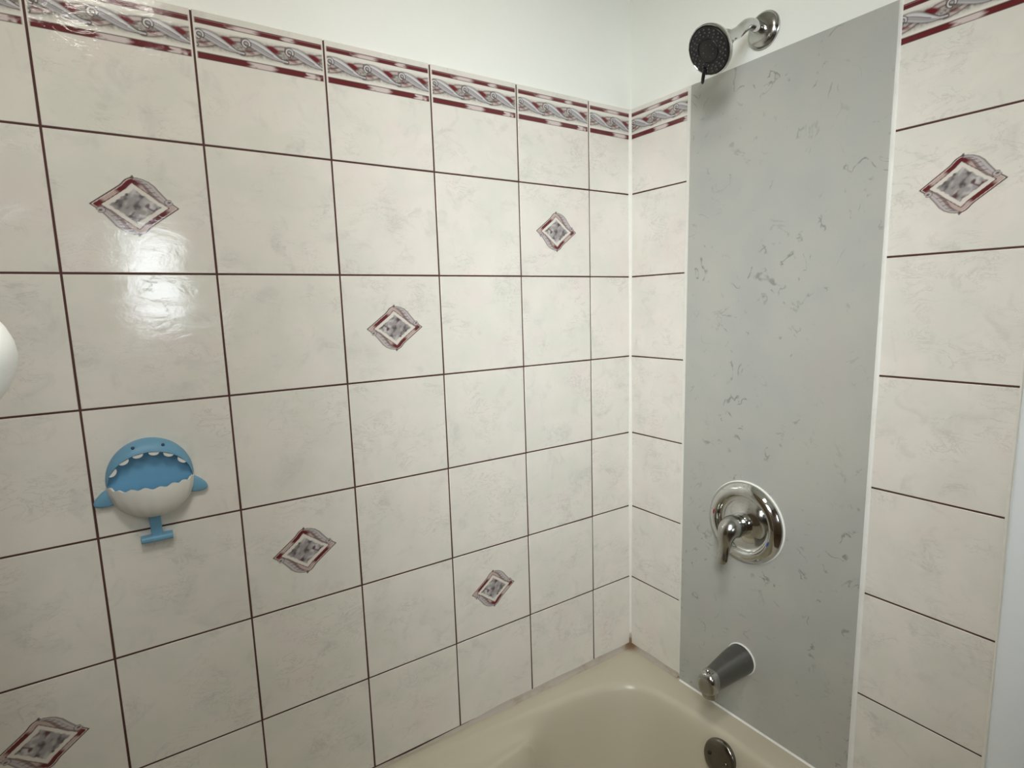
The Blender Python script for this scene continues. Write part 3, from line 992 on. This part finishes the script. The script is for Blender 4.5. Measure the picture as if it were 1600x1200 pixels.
# back plate seen through the mouth
bm = bmesh.new()
n = 64
f = [bm.verts.new(dvec(0.985 * RX * math.cos(2 * PI * k / n), -0.0055, 0.985 * RZ * math.sin(2 * PI * k / n))) for k in range(n)]
b = [bm.verts.new(dvec(0.985 * RX * math.cos(2 * PI * k / n), -0.0002, 0.985 * RZ * math.sin(2 * PI * k / n))) for k in range(n)]
bm.faces.new(f); bm.faces.new(list(reversed(b)))
for k in range(n):
    bm.faces.new((f[k], f[(k + 1) % n], b[(k + 1) % n], b[k]))
bp_ = part('back_plate', bm, M_BLUE_D, sd)
bp_['label'] = 'deeper blue mouth cavity'
# hood: crescent that swells off the wall and ends in the mouth arch
def arch(t):
    """mouth arch in the wall plane: t from 0 (right corner) to pi (left corner)"""
    return 0.0565 * math.cos(t), MOUTH_Z + 0.0520 * math.sin(t) ** 0.92
bm = bmesh.new()
NT_, NSEC = 64, 10
grid = []
for i in range(NT_ + 1):
    t = -0.14 + (PI + 0.28) * i / NT_
    ox, oz_ = RX * math.cos(t), RZ * math.sin(t)
    tt = min(max(t, 0.0), PI)
    ix, iz = arch(tt)
    if t < 0 or t > PI:
        iz = MOUTH_Z + (oz_ - 0.0) * 0.9
        ix = 0.0565 * math.cos(t)
    depth = 0.010 + 0.014 * max(0, math.sin(tt)) ** 0.6
    row = []
    for j in range(NSEC + 1):
        a = j / NSEC * PI / 2
        k = 1 - math.cos(a)
        row.append(bm.verts.new(dvec(ox + (ix - ox) * k, -0.0002 - depth * math.sin(a), oz_ + (iz - oz_) * k)))
    row.append(bm.verts.new(dvec(ix * 0.99, -depth * 0.82, iz - 0.0010)))
    row.append(bm.verts.new(dvec(ix, -0.0050, iz)))
    grid.append(row)
for A, B in zip(grid[:-1], grid[1:]):
    for k in range(len(A) - 1):
        bm.faces.new((A[k], A[k + 1], B[k + 1], B[k]))
for g_ in (grid[0], grid[-1]):
    bm.faces.new(g_)
hood = part('head_hood', bm, M_BLUE, sd, 50)
# white lower jaw: quarter bowl with a wavy rim
bm = bmesh.new()
NA, NB = 56, 14
def jaw(a, b, sc, lift):
    # a: 0..pi around from right to left seen from the front; b: 0 rim .. 1 bottom
    zr = MOUTH_Z + lift
    bx = RX * 1.01 * sc
    dep = 0.048 * sc
    ph = b * PI / 2
    x = bx * math.cos(a) * math.cos(ph) ** 0.85 if b < 1 else 0.0
    y = -dep * math.sin(a) * math.cos(ph) ** 0.62 if b < 1 else -0.0
    z = zr - (RZ + MOUTH_Z + 0.0005) * sc * math.sin(ph) - lift * math.sin(ph)
    return dvec(x, min(y, -0.0006), z)
def wave(a):
    return 0.0016 * math.sin(a * 19.0) + 0.0008 * math.sin(a * 7 + 1) + 0.0035 * abs(math.cos(a)) ** 6
g1 = [[bm.verts.new(jaw(PI * i / NA, j / NB * 0.995, 1.0, wave(PI * i / NA))) for j in range(NB + 1)] for i in range(NA + 1)]
g2 = [[bm.verts.new(jaw(PI * i / NA, j / NB * 0.995, 0.945, wave(PI * i / NA))) for j in range(NB + 1)] for i in range(NA + 1)]
for G in (g1, g2):
    for A, B in zip(G[:-1], G[1:]):
        for k in range(NB):
            bm.faces.new((A[k], A[k + 1], B[k + 1], B[k]))
for i in range(NA):
    bm.faces.new((g1[i][0], g1[i + 1][0], g2[i + 1][0], g2[i][0]))
jw = part('lower_jaw', bm, M_WHITEPL, sd, 60)
jw['label'] = 'white bowl-shaped lower jaw with wavy rim'
# teeth
for t in (2.62, 2.19, 1.82, 1.44, 1.08, 0.66):
    ix, iz = arch(t)
    nx, nz = -math.cos(t) * 0.75, -math.sin(t)
    L = math.hypot(nx, nz); nx, nz = nx / L, nz / L
    tx_, tz_ = -nz, nx
    dep = (0.010 + 0.014 * max(0, math.sin(t)) ** 0.6)
    bm = bmesh.new()
    out = [(0.0072 * math.cos(q), 0.0052 * math.sin(q)) for q in np.linspace(0, PI, 12)]
    A = [bm.verts.new(dvec(ix + tx_ * p_[0] + nx * (p_[1] + 0.0008), -dep * 0.96, iz + tz_ * p_[0] + nz * (p_[1] + 0.0008))) for p_ in out]
    B = [bm.verts.new(dvec(ix + tx_ * p_[0] + nx * (p_[1] + 0.0008), -dep * 0.96 + 0.004, iz + tz_ * p_[0] + nz * (p_[1] + 0.0008))) for p_ in out]
    bm.faces.new(A); bm.faces.new(list(reversed(B)))
    for k in range(12):
        bm.faces.new((A[k], A[(k + 1) % 12], B[(k + 1) % 12], B[k]))
    tooth = part('tooth', bm, M_WHITEPL, sd, 40)
    tooth['label'] = 'white tooth'
# eyes
for ex, ez in ((-0.0190, 0.0522), (0.0205, 0.0512)):
    bm = bmesh.new()
    bm_lathe(bm, [(-0.003, 0.0026), (0.0012, 0.0025), (0.0020, 0.0018), (0.0023, 0.0006)], dvec(ex, -0.0190, ez), (0, -1, 0.35), 16)
    e_ = part('eye', bm, M_EYE, sd)
    e_['label'] = 'dark blue eye'
# side fins
def slab(outline, y0, y1, name, mat, bev=0.0015):
    bm = bmesh.new()
    A = [bm.verts.new(dvec(x, y0, z)) for x, z in outline]
    B = [bm.verts.new(dvec(x, y1, z)) for x, z in outline]
    bm.faces.new(A); bm.faces.new(list(reversed(B)))
    n = len(outline)
    for k in range(n):
        bm.faces.new((A[k], A[(k + 1) % n], B[(k + 1) % n], B[k]))
    bmesh.ops.recalc_face_normals(bm, faces=bm.faces[:])
    bmesh.ops.bevel(bm, geom=[e for e in bm.edges if all(abs(v.co.y - y0) < 1e-6 for v in e.verts)], offset=bev, segments=2, affect='EDGES', profile=0.5)
    return part(name, bm, mat, sd, 45)
finL = catmull([(-0.052, -0.0060), (-0.064, -0.0130), (-0.0735, -0.0225), (-0.0765, -0.0290), (-0.0730, -0.0345), (-0.062, -0.0360), (-0.050, -0.0345)], 4)
slab([tuple(p) for p in finL], -0.0100, -0.0006, 'fin', M_BLUE, 0.003)
slab([(-p[0], p[1]) for p in finL], -0.0100, -0.0006, 'fin', M_BLUE, 0.003)
slab([(-0.0105, -0.050), (0.0065, -0.050), (0.0065, -0.0960), (-0.0085, -0.0960)], -0.0090, -0.0006, 'tail_stem', M_BLUE, 0.002)
slab([(-0.0235, -0.0945), (0.0200, -0.0945), (0.0200, -0.1040), (-0.0235, -0.1040)], -0.0165, -0.0006, 'tail_fluke', M_BLUE, 0.003)

# ------------------------------------------------------------------ shower curtain bunched at the left end, hanging from its rod
rod = empty('curtain_rod', (-0.765, -0.82, Z0 + 0.52))
thing(rod, 'white shower curtain rod spanning wall to wall above the tub', 'curtain rod')
bm = bmesh.new()
bm_lathe(bm, [(-0.765, 0.0125), (0.735, 0.0125)], rod.location, (1, 0, 0), 20)
part('rod_tube', bm, M_TRIMW, rod)
for sx, xx in ((1, -1.534), (-1, 0.0045)):
    bm = bmesh.new()
    bm_lathe(bm, [(0, 0.028), (0.012, 0.026), (0.016, 0.016)], (xx, -0.82, Z0 + 0.52), (sx, 0, 0), 24)
    part('rod_flange', bm, M_TRIMW, rod)
bm = bmesh.new()
nt, nf = 96, 20
top, bot = Z0 + 0.485, 0.12
CY = -0.820
rows = []
zlist = list(np.linspace(top, 1.43, 26)) + list(np.linspace(1.426, 1.224, 51)) + list(np.linspace(1.22, bot, 40))
nz = len(zlist) - 1
for i, z in enumerate(zlist):
    zr = z - (Z0 - 0.2750)
    # the bunch billows a little towards the tub at about camera height
    edge = -1.1448 + 0.0500 * math.exp(-(zr / 0.040) ** 2)
    row = []
    for j in range(nt + 1):
        t = j / nt
        x = -1.310 + (edge - 0.018 + 1.310) * t
        damp = float(1 - sm(0.86, 1.0, t))
        row.append(bm.verts.new((x, CY - 0.018 + (0.020 * math.sin(t * 2 * PI * 3.25 + 0.4) - 0.003) * damp * (0.6 + 0.4 * i / nz), z)))
    for j in range(1, nf + 1):        # last fold turns back on itself
        a_ = -PI / 2 + PI * j / nf
        row.append(bm.verts.new((edge - 0.018 + 0.018 * math.cos(a_), CY + 0.018 * math.sin(a_), z)))
    row.append(bm.verts.new((edge - 0.050, CY + 0.016, z)))
    rows.append(row)
for A, B in zip(rows[:-1], rows[1:]):
    for k in range(len(A) - 1):
        bm.faces.new((A[k], A[k + 1], B[k + 1], B[k]))
cur = from_bm('shower_curtain', bm, M_CLOTH, smooth=True)
sol = cur.modifiers.new('thickness', 'SOLIDIFY')
sol.thickness = 0.0015
thing(cur, 'white cloth edge bulging into view at the left side beside the tiles', 'curtain')

# ------------------------------------------------------------------ ceiling lamp (lights the alcove from above)
lm = empty('ceiling_light', (-1.10, -1.05, CEIL))
thing(lm, 'round white ceiling lamp above the bathtub', 'ceiling light')
bm = bmesh.new()
bm_lathe(bm, [(0.0, 0.20), (0.03, 0.20), (0.045, 0.188), (0.045, 0.178), (0.012, 0.172)], (-1.10, -1.05, CEIL), (0, 0, -1), 48, True, True)
part('lamp_body', bm, M_TRIMW, lm)
